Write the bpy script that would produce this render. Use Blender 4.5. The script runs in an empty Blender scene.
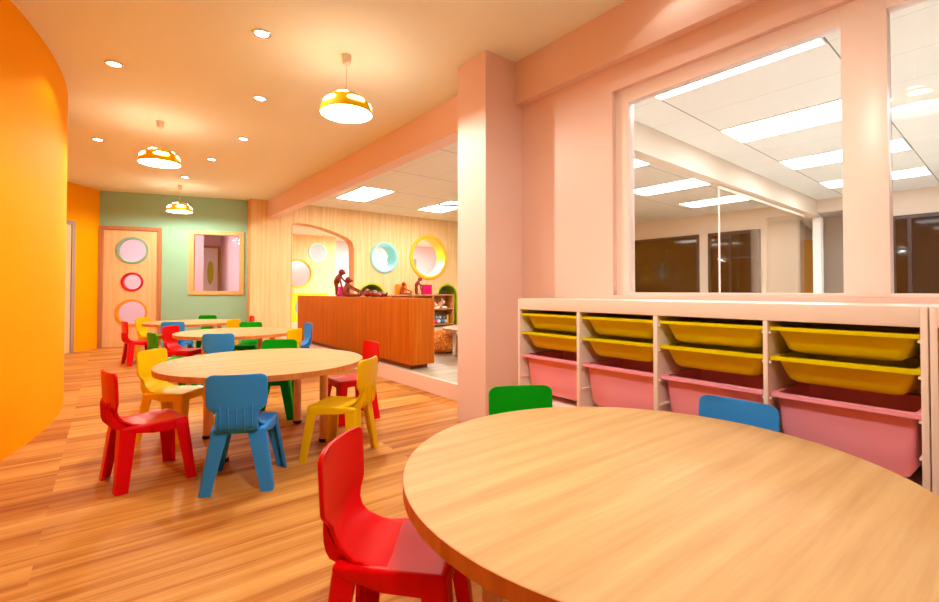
import bpy, bmesh, math, random
from math import sin, cos, pi, radians, sqrt, atan2
from mathutils import Vector, Matrix
random.seed(7)
S = bpy.context.scene
COL = S.collection

# ------------------------------------------------------------------ materials
def lin(c):
    return tuple((x/12.92 if x <= .04045 else ((x+.055)/1.055)**2.4) for x in c)
def rgb(r, g, b): return lin((r/255, g/255, b/255)) + (1,)

class NT:
    def __init__(s, name):
        s.m = bpy.data.materials.new(name); s.m.use_nodes = True
        s.t = s.m.node_tree; s.n = s.t.nodes; s.l = s.t.links
        s.b = s.n['Principled BSDF']; s.out = s.n['Material Output']
    def node(s, t, **k):
        n = s.n.new(t)
        for a, v in k.items(): setattr(n, a, v)
        return n
    def link(s, a, b): s.l.new(a, b)
    def set(s, **k):
        for a, v in k.items(): s.b.inputs[a.replace('_', ' ')].default_value = v
    def coord(s, scale=(1,1,1), rot=(0,0,0)):
        c = s.node('ShaderNodeTexCoord'); mp = s.node('ShaderNodeMapping')
        mp.inputs['Scale'].default_value = scale; mp.inputs['Rotation'].default_value = rot
        s.link(c.outputs['Object'], mp.inputs['Vector']); return mp.outputs[0]
    def noise(s, vec, scale=1, detail=4, rough=.55):
        n = s.node('ShaderNodeTexNoise'); n.inputs['Scale'].default_value = scale
        n.inputs['Detail'].default_value = detail; n.inputs['Roughness'].default_value = rough
        s.link(vec, n.inputs['Vector']); return n.outputs['Fac']
    def ramp(s, fac, stops):
        r = s.node('ShaderNodeValToRGB'); e = r.color_ramp.elements
        while len(e) < len(stops): e.new(.5)
        for el, (p, c) in zip(e, stops): el.position = p; el.color = c
        s.link(fac, r.inputs[0]); return r.outputs[0]
    def math(s, op, a, b=None):
        n = s.node('ShaderNodeMath', operation=op)
        for i, v in ((0, a), (1, b)):
            if v is None: continue
            if isinstance(v, (int, float)): n.inputs[i].default_value = v
            else: s.link(v, n.inputs[i])
        return n.outputs[0]
    def mix(s, f, a, b, blend='MIX'):
        n = s.node('ShaderNodeMix', data_type='RGBA', blend_type=blend)
        for sock, v in ((n.inputs[0], f), (n.inputs[6], a), (n.inputs[7], b)):
            if isinstance(v, (int, float, tuple)): sock.default_value = v
            else: s.link(v, sock)
        return n.outputs[2]
    def bump(s, h, strength=.2, dist=.002):
        b = s.node('ShaderNodeBump'); b.inputs['Strength'].default_value = strength
        b.inputs['Distance'].default_value = dist
        s.link(h, b.inputs['Height']); s.link(b.outputs[0], s.b.inputs['Normal'])

def paint(name, c, rough=.55, spec=.3, bump=.12):
    t = NT(name); v = t.coord()
    n = t.noise(v, 220, 2)
    t.link(t.mix(n, tuple(x*.96 for x in c[:3])+(1,), c), t.b.inputs['Base Color'])
    t.set(Roughness=rough); t.b.inputs['Specular IOR Level'].default_value = spec
    if bump: t.bump(n, bump, .0015)
    return t.m
def plastic(name, c, rough=.36, coat=.03):
    t = NT(name); v = t.coord()
    n = t.noise(v, 160, 2)
    t.link(t.mix(n, tuple(x*.97 for x in c[:3])+(1,), c), t.b.inputs['Base Color'])
    t.set(Roughness=rough); t.b.inputs['Coat Weight'].default_value = coat
    t.b.inputs['Specular IOR Level'].default_value = .13
    t.b.inputs['Coat Roughness'].default_value = .08
    return t.m
def wood(name, dark, mid, light, scale, rough=.4, contrast=(.3, .5, .7), rot=(0,0,0), spec=.35, coat=0):
    t = NT(name); v = t.coord(scale, rot)
    n = t.noise(v, 1, 6, .6)
    c = t.ramp(n, [(contrast[0], dark), (contrast[1], mid), (contrast[2], light)])
    t.link(c, t.b.inputs['Base Color']); t.set(Roughness=rough)
    t.b.inputs['Specular IOR Level'].default_value = spec
    t.b.inputs['Coat Weight'].default_value = coat
    t.b.inputs['Coat Roughness'].default_value = .15
    return t.m
def emit(name, c, s):
    t = NT(name); t.set(Base_Color=c, Roughness=.5)
    t.b.inputs['Emission Color'].default_value = c; t.b.inputs['Emission Strength'].default_value = s
    return t.m
def glass(name, tint=(1,1,1,1), f0=.05):
    """clear pane: see-through, mirroring more at grazing angles (Schlick, the same from both faces)"""
    t = NT(name); t.n.remove(t.b)
    tr = t.node('ShaderNodeBsdfTransparent'); tr.inputs[0].default_value = tint
    gl = t.node('ShaderNodeBsdfGlossy'); gl.inputs['Roughness'].default_value = 0.0
    g = t.node('ShaderNodeNewGeometry'); d = t.node('ShaderNodeVectorMath', operation='DOT_PRODUCT')
    t.link(g.outputs['Normal'], d.inputs[0]); t.link(g.outputs['Incoming'], d.inputs[1])
    c = t.math('SUBTRACT', 1.0, t.math('ABSOLUTE', d.outputs['Value']))
    f = t.math('ADD', t.math('MULTIPLY', t.math('POWER', c, 5), 1-f0), f0)
    mx = t.node('ShaderNodeMixShader')
    t.link(f, mx.inputs[0]); t.link(tr.outputs[0], mx.inputs[1]); t.link(gl.outputs[0], mx.inputs[2])
    t.link(mx.outputs[0], t.out.inputs[0]); return t.m

M = {}
M['orange'] = paint('orange_paint', rgb(255,164,0), .7, .06)
M['pink_wall'] = paint('pink_paint', rgb(242,203,190), .5, .2)
M['ceiling'] = paint('ceiling_paint', rgb(242,242,224), .7, .2, .05)
M['teal'] = paint('teal_paint', rgb(158,194,163), .6, .1)
M['white_wall'] = paint('white_paint', rgb(236,220,205), .7, .2, .05)
M['lilac_wall'] = paint('lilac_paint', rgb(240,208,214), .7, .2, .05)
M['office_wall'] = paint('beige_paint', rgb(228,210,190), .7, .2, .05)
M['frame_pink'] = paint('frame_gloss_paint', rgb(250,224,214), .32, .35, 0)
M['cab'] = paint('cabinet_lacquer', rgb(250,224,210), .3, .4, 0)
M['panel'] = wood('pale_panel_wood', rgb(222,180,122), rgb(234,196,140), rgb(242,208,156), (26,26,1.1), .55)
M['panel_edge'] = wood('panel_edge_wood', rgb(205,140,80), rgb(218,156,96), rgb(228,170,112), (26,26,1.1), .55)
M['counter'] = wood('counter_wood', rgb(172,78,6), rgb(188,92,10), rgb(200,106,18), (30,30,1.2), .6, spec=.08)
M['counter_dark'] = wood('counter_plinth_wood', rgb(120,52,14), rgb(134,60,18), rgb(146,70,24), (30,30,1.2), .5)
M['table_top'] = wood('table_laminate', rgb(200,146,92), rgb(212,160,104), rgb(222,174,118), (1.6,26,8), .6, (.3,.5,.72))
M['table_edge'] = wood('table_edge_band', rgb(196,112,50), rgb(210,126,62), rgb(222,142,76), (30,30,1.5), .45)
M['table_leg'] = wood('table_leg_finish', rgb(236,178,138), rgb(242,188,148), rgb(246,196,158), (20,20,1), .25)
M['door_wood'] = wood('door_wood', rgb(228,180,128), rgb(236,190,138), rgb(242,200,150), (22,22,1), .5)
M['door_frame'] = wood('door_frame_wood', rgb(178,112,72), rgb(188,122,80), rgb(198,132,90), (22,22,1), .5)
M['win_frame'] = wood('window_frame_wood', rgb(226,160,96), rgb(236,172,108), rgb(242,184,120), (22,22,1), .45)
M['shelf'] = wood('shelf_wood', rgb(190,124,66), rgb(204,138,78), rgb(216,152,92), (3,20,20), .45)
M['monkey'] = wood('teak', rgb(122,34,12), rgb(140,44,18), rgb(156,56,26), (14,14,3), .35, coat=.08)
M['monkey_face'] = wood('maple_face', rgb(196,112,58), rgb(206,124,68), rgb(216,136,80), (14,14,3), .3)
M['black_rubber'] = paint('black_rubber', rgb(22,22,24), .5, .4, 0)
M['red'] = plastic('red_plastic', rgb(226,0,10))
M['blue'] = plastic('blue_plastic', rgb(52,142,226), .4, .03)
M['yellow'] = plastic('yellow_plastic', rgb(246,196,0))
M['green'] = plastic('green_plastic', rgb(0,166,16))
M['bin_yellow'] = plastic('yellow_bin_plastic', rgb(230,204,0), .4, .02)
M['bin_pink'] = plastic('pink_bin_plastic', rgb(255,160,178), .42, .02)
M['shade'] = plastic('yellow_shade', rgb(250,200,0), .5, .0)
M['white'] = plastic('white_plastic', rgb(245,240,232), .4, .1)
M['cord'] = paint('white_cord', rgb(240,220,200), .5, .3, 0)
M['lime'] = paint('lime_lacquer', rgb(176,192,0), .4, .4, 0)
M['ring_blue'] = paint('aqua_lacquer', rgb(140,220,222), .4, .4, 0)
M['ring_yellow'] = paint('amber_lacquer', rgb(250,190,30), .4, .4, 0)
M['ring_green'] = paint('sage_lacquer', rgb(140,176,150), .4, .4, 0)
M['ring_red'] = paint('crimson_lacquer', rgb(200,24,50), .4, .4, 0)
M['ring_orange'] = paint('orange_lacquer', rgb(240,150,30), .4, .4, 0)
M['orange_box'] = paint('orange_box', rgb(250,140,10), .4, .3, 0)
M['magenta_box'] = paint('magenta_box', rgb(206,0,96), .4, .3, 0)
M['pink_box'] = paint('hot_pink_box', rgb(250,20,170), .4, .3, 0)
M['plush_white'] = paint('plush_white', rgb(244,228,214), .9, .1, .4)
M['plush_tan'] = paint('plush_tan', rgb(214,150,104), .9, .1, .4)
M['dark_frame'] = paint('dark_bronze_frame', rgb(52,38,36), .35, .4, 0)
M['office_floor'] = paint('pale_grey_carpet', rgb(226,226,224), .9, .1, .3)
M['cork'] = wood('cork_board', rgb(206,140,56), rgb(216,152,66), rgb(224,164,78), (60,60,60), .8)
M['grey_room'] = paint('grey_paint', rgb(150,152,156), .6, .3, 0)
M['metal'] = NT('brushed_steel').m
_b = M['metal'].node_tree.nodes['Principled BSDF']; _b.inputs['Metallic'].default_value = 1; _b.inputs['Roughness'].default_value = .25; _b.inputs['Base Color'].default_value = (.8,.78,.75,1)
M['chrome_ring'] = M['metal']
M['glass'] = glass('window_glass', (.98,.99,.99,1), .045)
M['glass_tint'] = glass('partition_glass', (.98,.95,.90,1), .02)
M['clear_bin'] = glass('clear_plastic', (.90,.88,.89,1), .04)
M['panel_light'] = emit('light_panel_diffuser', (.92,.96,1,1), 15)
M['room_fill'] = emit('room_fill_glow', (1,.95,.94,1), 80)  # glow of the added panels that light the inner room
M['play_light'] = emit('play_light_diffuser', (1,.97,.90,1), 27)
M['gap_fill'] = emit('gap_fill_glow', (1,.93,.95,1), 11)  # glow of the added panel behind the inner wall
M['hall_fill'] = emit('hall_fill_glow', (1,.86,.92,1), 27)  # pinkish glow of the added hall panel
M['diffuser'] = emit('lamp_diffuser', (1,.97,.88,1), 14)
M['downlight'] = emit('downlight_lens', (1,.93,.82,1), 14)
M['bulb'] = emit('bulb_glass', (1,.9,.75,1), 30)
M['cloud'] = emit('lit_cloud_panel', (.96,1,.84,1), 30)

def floor_mat():
    t = NT('strip_wood_floor')
    tc = t.node('ShaderNodeTexCoord'); sp = t.node('ShaderNodeSeparateXYZ'); t.link(tc.outputs['Object'], sp.inputs[0])
    x, y = sp.outputs[0], sp.outputs[1]
    row = t.math('FLOOR', t.math('DIVIDE', y, .155))
    w = t.node('ShaderNodeTexWhiteNoise', noise_dimensions='1D'); t.link(row, w.inputs['W'])
    xs = t.math('ADD', t.math('DIVIDE', t.math('ADD', x, .2), 2.6), t.math('MULTIPLY', t.math('GREATER_THAN', w.outputs[0], .55), .37))
    cell = t.math('FLOOR', xs)
    cmb = t.node('ShaderNodeCombineXYZ'); t.link(cell, cmb.inputs[0]); t.link(row, cmb.inputs[1])
    w2 = t.node('ShaderNodeTexWhiteNoise', noise_dimensions='3D'); t.link(cmb.outputs[0], w2.inputs['Vector'])
    # streaks run along x, wander a little in y
    c2 = t.node('ShaderNodeCombineXYZ')
    t.link(t.math('ADD', t.math('MULTIPLY', x, .55), t.math('MULTIPLY', w2.outputs[0], 9)), c2.inputs[0])
    t.link(t.math('MULTIPLY', y, 12), c2.inputs[1]); t.link(t.math('MULTIPLY', w2.outputs[0], 3), c2.inputs[2])
    n = t.noise(c2.outputs[0], 1, 5, .62)
    c3 = t.node('ShaderNodeCombineXYZ'); t.link(t.math('MULTIPLY', x, 2), c3.inputs[0]); t.link(t.math('MULTIPLY', y, 90), c3.inputs[1])
    n2 = t.noise(c3.outputs[0], 1, 3, .6)
    f = t.math('ADD', t.math('MULTIPLY', n, .8), t.math('ADD', t.math('MULTIPLY', n2, .2), t.math('MULTIPLY', t.math('SUBTRACT', w2.outputs[0], .5), .12)))
    c = t.ramp(f, [(.36, rgb(166,90,32)), (.46, rgb(196,122,52)), (.54, rgb(212,144,70)), (.66, rgb(226,164,90))])
    t.link(c, t.b.inputs['Base Color']); t.set(Roughness=.5)
    t.b.inputs['Specular IOR Level'].default_value = .12
    return t.m
M['floor'] = floor_mat()
M['play_floor'] = wood('grey_oak_floor', rgb(150,126,98), rgb(182,160,132), rgb(204,184,158), (1.2,22,1), .45)
def tile_mat():
    t = NT('mineral_ceiling_tile')
    tc = t.node('ShaderNodeTexCoord'); sp = t.node('ShaderNodeSeparateXYZ'); t.link(tc.outputs['Object'], sp.inputs[0])
    x, y = sp.outputs[0], sp.outputs[1]
    fx = t.math('FRACT', t.math('DIVIDE', t.math('SUBTRACT', x, 3.94-.627*10), .627))
    lx = t.math('LESS_THAN', fx, .012)
    yy = t.math('SUBTRACT', t.math('SUBTRACT', y, 2.235-1.245*10), t.math('MULTIPLY', t.math('SUBTRACT', x, 3.78), .034))
    fy = t.math('FRACT', t.math('DIVIDE', yy, 1.245))
    ly = t.math('LESS_THAN', fy, .008)
    n = t.noise(t.coord(), 60, 3)
    c = t.mix(n, rgb(230,226,216), rgb(240,237,228))
    c = t.mix(t.math('MULTIPLY', lx, .35), c, rgb(150,120,90))
    c = t.mix(t.math('MULTIPLY', ly, .85), c, rgb(70,56,44))
    t.link(c, t.b.inputs['Base Color']); t.set(Roughness=.8); return t.m
M['tile'] = tile_mat()
def dots_mat():
    t = NT('orange_dotted_fabric'); v = t.coord()
    vo = t.node('ShaderNodeTexVoronoi'); vo.inputs['Scale'].default_value = 42; t.link(v, vo.inputs['Vector'])
    c = t.ramp(vo.outputs['Distance'], [(.0, rgb(250,214,150)), (.3, rgb(250,200,120)), (.36, rgb(226,128,20)), (1, rgb(214,110,12))])
    t.link(c, t.b.inputs['Base Color']); t.set(Roughness=.85); return t.m
M['dots'] = dots_mat()
def darkglass():
    t = NT('dark_window_glass'); t.set(Base_Color=rgb(44,28,14), Roughness=.05)
    t.b.inputs['Specular IOR Level'].default_value = .22; return t.m
M['dark_glass'] = darkglass()

# ------------------------------------------------------------------ mesh helpers
class MB:
    def __init__(s): s.bm = bmesh.new()
    def box(s, x0, x1, y0, y1, z0, z1, mat=None, bev=0, seg=2):
        b2 = bmesh.new()
        vs = [b2.verts.new((x, y, z)) for z in (z0, z1) for y in (y0, y1) for x in (x0, x1)]
        for f in ((0,2,3,1), (4,5,7,6), (0,1,5,4), (2,6,7,3), (0,4,6,2), (1,3,7,5)):
            b2.faces.new([vs[i] for i in f])
        if bev: bmesh.ops.bevel(b2, geom=list(b2.edges), offset=bev, segments=seg, profile=.6, affect='EDGES')
        s.join(b2, mat); return s
    def join(s, b2, mat=None):
        if mat is not None: bmesh.ops.transform(b2, matrix=mat, verts=b2.verts)
        me = bpy.data.meshes.new('t'); b2.to_mesh(me); b2.free(); s.bm.from_mesh(me); bpy.data.meshes.remove(me)
    def prism(s, pts, z0, z1, mat=None, bev=0):
        b2 = bmesh.new(); n = len(pts)
        lo = [b2.verts.new((p[0], p[1], z0)) for p in pts]; hi = [b2.verts.new((p[0], p[1], z1)) for p in pts]
        b2.faces.new(lo[::-1]); b2.faces.new(hi)
        for i in range(n): b2.faces.new((lo[i], lo[(i+1) % n], hi[(i+1) % n], hi[i]))
        bmesh.ops.recalc_face_normals(b2, faces=b2.faces)
        if bev:
            es = [e for e in b2.edges if abs(e.verts[0].co.z-e.verts[1].co.z) < 1e-6]
            bmesh.ops.bevel(b2, geom=es, offset=bev, segments=2, profile=.6, affect='EDGES')
        s.join(b2, mat); return s
    def lathe(s, prof, n=48, mat=None, close=False):
        b2 = bmesh.new(); rings = []
        for r, z in prof:
            if r < 1e-6: rings.append([b2.verts.new((0, 0, z))])
            else: rings.append([b2.verts.new((r*cos(2*pi*i/n), r*sin(2*pi*i/n), z)) for i in range(n)])
        pr = list(zip(rings, rings[1:])) + ([(rings[-1], rings[0])] if close else [])
        for a, b in pr:
            for i in range(n):
                j = (i+1) % n
                if len(a) == 1 and len(b) == 1: continue
                if len(a) == 1: b2.faces.new((a[0], b[j], b[i]))
                elif len(b) == 1: b2.faces.new((a[i], a[j], b[0]))
                else: b2.faces.new((a[i], a[j], b[j], b[i]))
        bmesh.ops.recalc_face_normals(b2, faces=b2.faces)
        s.join(b2, mat); return s
    def cyl(s, x, y, z0, z1, r, n=28, r1=None):
        r1 = r if r1 is None else r1
        return s.lathe([(0, z0), (r, z0), (r1, z1), (0, z1)], n, Matrix.Translation((x, y, 0)))
    def tube(s, pts, rs, n=10):
        b2 = bmesh.new(); rings = []
        pts = [Vector(p) for p in pts]
        if not isinstance(rs, (list, tuple)): rs = [rs]*len(pts)
        up = Vector((.13, .27, .95)).normalized()
        for i, p in enumerate(pts):
            d = (pts[min(i+1, len(pts)-1)]-pts[max(i-1, 0)]).normalized()
            a = d.cross(up)
            if a.length < 1e-3: a = d.cross(Vector((1, 0, 0)))
            a.normalize(); b = d.cross(a)
            rings.append([b2.verts.new(p+(a*cos(2*pi*k/n)+b*sin(2*pi*k/n))*rs[i]) for k in range(n)])
        for a, b in zip(rings, rings[1:]):
            for k in range(n): b2.faces.new((a[k], a[(k+1) % n], b[(k+1) % n], b[k]))
        b2.faces.new(rings[0][::-1]); b2.faces.new(rings[-1])
        bmesh.ops.recalc_face_normals(b2, faces=b2.faces)
        s.join(b2); return s
    def ball(s, c, r, mat=None, n=20):
        b2 = bmesh.new(); bmesh.ops.create_uvsphere(b2, u_segments=n, v_segments=n//2+2, radius=1)
        if not isinstance(r, (tuple, list)): r = (r, r, r)
        mm = Matrix.Translation(c) @ (mat or Matrix()) @ Matrix.Diagonal((r[0], r[1], r[2], 1))
        s.join(b2, mm); return s
    def build(s, name, mat, parent=None, smooth=True, angle=35):
        me = bpy.data.meshes.new(name); s.bm.to_mesh(me); s.bm.free()
        if smooth:
            for p in me.polygons: p.use_smooth = True
            try: me.set_sharp_from_angle(angle=radians(angle))
            except Exception: pass
        o = bpy.data.objects.new(name, me); COL.objects.link(o)
        if mat is not None: me.materials.append(mat)
        if parent is not None: o.parent = parent
        return o

def tag(o, label, cat, group=None):
    o['label'] = label; o['category'] = cat
    if group: o['group'] = group
    return o
def thing(name, label, cat, loc=(0,0,0), rz=0, group=None):
    o = bpy.data.objects.new(name, None); COL.objects.link(o); o.empty_display_size = .1
    o.location = loc; o.rotation_euler = (0, 0, rz)
    return tag(o, label, cat, group)
def struct(o, lab=None):
    o['kind'] = 'structure'
    if lab: o['label'] = lab
    return o
def sbox(name, mat, *b, parent=None, bev=0):
    o = MB().box(*b, bev=bev).build(name, mat, parent, smooth=bool(bev))
    return o if parent else struct(o)
def copy_tree(o, parent=None):
    c = o.copy(); COL.objects.link(c)
    if parent is not None: c.parent = parent
    for ch in o.children: copy_tree(ch, c)
    return c
def carve(name, blk, cutters, mat, parent=None):
    """a slab with real openings: boolean difference, then the cutters are removed"""
    o = blk.build(name, mat, parent, smooth=False)
    tmp = []
    for c in cutters:
        co = c.build('cut', None, None, smooth=False); tmp.append(co)
        md = o.modifiers.new('b', 'BOOLEAN'); md.object = co; md.operation = 'DIFFERENCE'; md.solver = 'EXACT'
    dg = bpy.context.evaluated_depsgraph_get(); dg.update()
    me = bpy.data.meshes.new_from_object(o.evaluated_get(dg)); me.name = name
    old = o.data; o.modifiers.clear(); o.data = me; bpy.data.meshes.remove(old)
    if not me.materials: me.materials.append(mat)
    for c in tmp:
        d = c.data; bpy.data.objects.remove(c); bpy.data.meshes.remove(d)
    return o
def ring_mat(c, axis_rot):  # helper matrix: lathe axis +z turned to world direction, placed at c
    return Matrix.Translation(c) @ axis_rot
RY = Matrix.Rotation(-pi/2, 4, 'X')     # lathe z axis -> world +y

# ------------------------------------------------------------------ camera
F_PX, YAW, PITCH, ROLL, CY = 465.396, radians(37.9296), radians(1.0344), radians(.0486), 282.35
cam_d = bpy.data.cameras.new('camera'); cam = bpy.data.objects.new('camera', cam_d); COL.objects.link(cam)
Fv = Vector((sin(YAW)*cos(PITCH), cos(YAW)*cos(PITCH), sin(PITCH)))
Rv = Vector((cos(YAW), -sin(YAW), 0)); Uv = Rv.cross(Fv)
R2 = Rv*cos(ROLL)+Uv*sin(ROLL); U2 = Uv*cos(ROLL)-Rv*sin(ROLL)
mw = Matrix((R2, U2, -Fv)).transposed().to_4x4(); mw.translation = (0, 0, 1)
cam.matrix_world = mw
cam_d.sensor_width = 36; cam_d.lens = F_PX/939*36
cam_d.shift_y = -(301-CY)/939; cam_d.clip_start = .02; cam_d.clip_end = 100
S.camera = cam

# ------------------------------------------------------------------ shell of the dining room
ZC = 2.737
sbox('floor', M['floor'], -4.2, 2.56, -2.6, 10.6, -.1, 0)
sbox('ceiling', M['ceiling'], -4.2, 2.5, -2.6, 10.6, ZC, ZC+.1)
# curved orange wall
def arc_wall():
    c, R = (-5.99, 5.3), 5.70
    a0, a1 = radians(-52), radians(36.6)
    out = [(c[0]+R*cos(a0+(a1-a0)*i/72), c[1]+R*sin(a0+(a1-a0)*i/72)) for i in range(73)]
    inn = [(c[0]+(R-.15)*cos(a0+(a1-a0)*i/72), c[1]+(R-.15)*sin(a0+(a1-a0)*i/72)) for i in range(73)]
    return struct(MB().prism(out+inn[::-1], 0, ZC).build('wall_left', M['orange'], angle=20))
arc_wall()
def wall_seg(name, mat, p, q, th, z0=0, z1=ZC, side=1, parent=None):
    p, q = Vector(p), Vector(q); d = (q-p).normalized(); n = Vector((-d.y, d.x))*th*side
    o = MB().prism([p, q, q+n, p+n], z0, z1).build(name, mat, parent, smooth=False)
    return o if parent else struct(o)
A = Vector((-.112, 10.325)); T = Vector((.9589, -.2837)); Nn = Vector((.2837, .9589))   # the teal wall
B0 = A+Vector((-.575, -.818))*2.1
wall_seg('wall_corner', M['orange'], B0, A, .12, side=1)
wall_seg('wall_rear', M['white_wall'], (-2.6, -2.5), (2.6, -2.5), .1, side=-1)
wall_seg('wall_entrance', M['orange'], (-2.55, -2.5), (-2.55, .85), .1, side=1)
# frame of the side door at the orange corner wall
d3 = MB()
W3 = Vector((-.575, -.818)).normalized(); N3 = Vector((W3.y, -W3.x))*1
def onw(s, k): return A+W3*s+N3*k
n_in = Vector((.818, -.575)) if True else None
def pw(s, k): q = A+W3*s+n_in*k; return (q.x, q.y)
d3.prism([pw(.555, 0), pw(.625, 0), pw(.625, .03), pw(.555, .03)], 0, 2.12)
d3.prism([pw(.625, 0), pw(1.35, 0), pw(1.35, .03), pw(.625, .03)], 2.05, 2.12)
d3.prism([pw(1.35, 0), pw(1.42, 0), pw(1.42, .03), pw(1.35, .03)], 0, 2.12)
do = struct(d3.build('door_2', paint('grey_frame', rgb(176,140,128), .5, .3, 0), smooth=False))
MB().prism([pw(.625, .002), pw(1.35, .002), pw(1.35, .015), pw(.625, .015)], 0, 2.05).build('door_leaf', M['door_wood'], do, smooth=False)

# teal wall with openings for door panes and window
TM = Matrix(((T.x, Nn.x, 0, A.x), (T.y, Nn.y, 0, A.y), (0, 0, 1, 0), (0, 0, 0, 1)))   # local (s, depth, z) -> world
blk = MB().box(0, 2.45, 0, .12, 0, ZC, TM)
o = carve('wall_back', blk, [MB().box(.03, .90, -.2, .4, -.05, 2.10, TM), MB().box(1.37, 2.255, -.2, .4, .94, 2.10, TM)], M['teal'])
struct(o)
# door with three round panes
door = struct(bpy.data.objects.new('door_1', None)); COL.objects.link(door)
HOL = [(.480, 1.714, .222, 'ring_green', 'sage'), (.482, 1.152, .150, 'ring_red', 'crimson'), (.477, .604, .222, 'ring_orange', 'orange')]
blk = MB().box(.058, .878, .02, .075, .005, 2.07, TM)
leaf = carve('door_leaf', blk, [MB().lathe([(0, -.3), (r, -.3), (r, .3), (0, .3)], 48, TM @ Matrix.Translation((s, .05, z)) @ RY) for s, z, r, _, _ in HOL], M['door_wood'], door)
fr = MB()
fr.box(0, .058, -.03, .1, 0, 2.13, TM); fr.box(.878, .93, -.03, .1, 0, 2.13, TM); fr.box(.058, .878, -.03, .1, 2.07, 2.13, TM)
fr.build('door_frame', M['door_frame'], door, smooth=False)
for s, z, r, mt, cn in HOL:
    mm = TM @ Matrix.Translation((s, .0, z)) @ RY
    rg = MB().lathe([(r-.016, .0), (r+.016, .0), (r+.02, .01), (r+.016, .025), (r, .075), (r-.022, .075)], 56, mm, close=True).build('porthole_ring', M[mt], door)
    rg['label'] = cn + ' ring around a round door pane'
    MB().lathe([(0, .045), (r-.01, .045), (r-.01, .051), (0, .051)], 48, mm).build('pane', M['glass'], rg)
hd = MB(); hd.tube([(.845, -.01, 1.0), (.845, -.035, 1.0)], .009); hd.tube([(.845, -.035, 1.0), (.76, -.035, 1.0)], .009)
# window in the teal wall
w1 = struct(bpy.data.objects.new('window_1', None)); COL.objects.link(w1)
fr = MB()
for b in ((1.355, 1.435, .925, 2.113), (2.193, 2.272, .925, 2.113), (1.435, 2.193, .925, .992), (1.435, 2.193, 2.045, 2.113)):
    fr.box(b[0], b[1], -.025, .12, b[2], b[3], TM)
fr.build('window_frame', M['win_frame'], w1, smooth=False)
MB().box(1.435, 2.193, .04, .046, .992, 2.045, TM).build('pane', M['glass'], w1, smooth=False)

# pillar, beams, kerb
sbox('trim_1', M['pink_wall'], 2.137, 2.56, 2.555, 2.89, 0, ZC)
sbox('trim_2', M['pink_wall'], 2.434, 2.60, -2.5, 2.555, 2.415, ZC)
sbox('trim_3', M['pink_wall'], 2.434, 2.60, 2.89, 9.45, 2.412, ZC)
sbox('trim_4', M['pink_wall'], 2.515, 2.56, 2.89, 9.45, 0, .148)
# right wall with the big window opening
blk = MB().box(2.5, 2.62, -2.5, 2.556, 0, 2.416)
struct(carve('wall_right', blk, [MB().box(2.3, 2.9, -1.6, 1.745, .975, 2.257)], M['pink_wall']))
def big_window(name, y0, y1, fl, frr):
    w = struct(bpy.data.objects.new(name, None)); COL.objects.link(w)
    fr = MB(); x0, x1 = 2.535, 2.60
    fr.box(x0, x1, y0, y0+frr, .975, 2.257, bev=.003); fr.box(x0, x1, y1-fl, y1, .975, 2.257, bev=.003)
    fr.box(x0, x1, y0+frr, y1-fl, .975, .9905, bev=.002); fr.box(x0, x1, y0+frr, y1-fl, 2.172, 2.257, bev=.003)
    fr.build('window_frame', M['frame_pink'], w)
    MB().box(2.556, 2.562, y0+frr, y1-fl, .9905, 2.172).build('pane', M['glass'], w, smooth=False)
big_window('window_2', .447, 1.745, .09, .151)
big_window('window_3', -1.6, .4468, .002, .09)

# ------------------------------------------------------------------ play room / office beyond
sbox('floor', M['play_floor'], 2.56, 13.6, 2.72, 14.0, 0, .148)
sbox('floor', M['office_floor'], 2.62, 13.6, -2.6, 2.72, 0, .148)
sbox('ceiling', M['tile'], 2.5, 13.6, -2.6, 9.72, ZC, ZC+.1)
# pale panelled wall with arch, round windows and tunnels
WY, WD = 9.45, .26
def xz_cut(pts, y0=WY-.3, y1=WY+.9):
    m = Matrix(((1,0,0,0), (0,0,-1,0), (0,1,0,0), (0,0,0,1)))       # local (x, z, -y)
    return MB().prism(pts, -y1, -y0, m)
arch = [(2.877, -.1), (2.877, 2.26), (2.90, 2.315), (2.94, 2.345), (2.99, 2.357), (3.15, 2.356), (3.313, 2.343), (3.46, 2.318), (3.61, 2.281), (3.77, 2.238), (3.917, 2.186), (4.05, 2.135), (4.13, 2.08), (4.18, 2.01), (4.206, 1.90), (4.207, 1.60), (4.207, -.1)]
TUN = [(4.62, .36), (6.66, .305)]
def tunnel_pts(cx, r, top, z0=.1):
    n = 24; zc = top-r
    return [(cx-r, z0)] + [(cx+r*cos(pi-pi*i/n), zc+r*sin(pi-pi*i/n)) for i in range(n+1)] + [(cx+r, z0)]
BC, YC = (4.922, 1.745), (6.11, 1.80)
def disc_cut(c, r): return MB().lathe([(0, -.5), (r, -.5), (r, .9), (0, .9)], 64, Matrix.Translation((c[0], WY, c[1])) @ RY)
blk = MB().box(2.13, 13.0, WY, WY+WD, 0, ZC)
pw_ = carve('wall_panelled', blk, [xz_cut(arch), disc_cut(BC, .32), disc_cut(YC, .50)] + [xz_cut(tunnel_pts(cx, r, 1.17)) for cx, r in TUN], M['panel'])
struct(pw_)
for c, ro, ri, mt, dp, nm in ((BC, .345, .288, 'ring_blue', .37, 'aqua'), (YC, .527, .452, 'ring_yellow', .31, 'amber')):
    w = struct(bpy.data.objects.new('window_4' if nm == 'aqua' else 'window_5', None)); COL.objects.link(w)
    MB().lathe([(ri, -.03), (ri+.012, -.04), (ro-.012, -.04), (ro, -.03), (ro, 0.0), (ri+.03, 0), (ri+.03, dp), (ri, dp)], 72,
               Matrix.Translation((c[0], WY, c[1])) @ RY, close=True).build('porthole_ring', M[mt], w)
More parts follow.
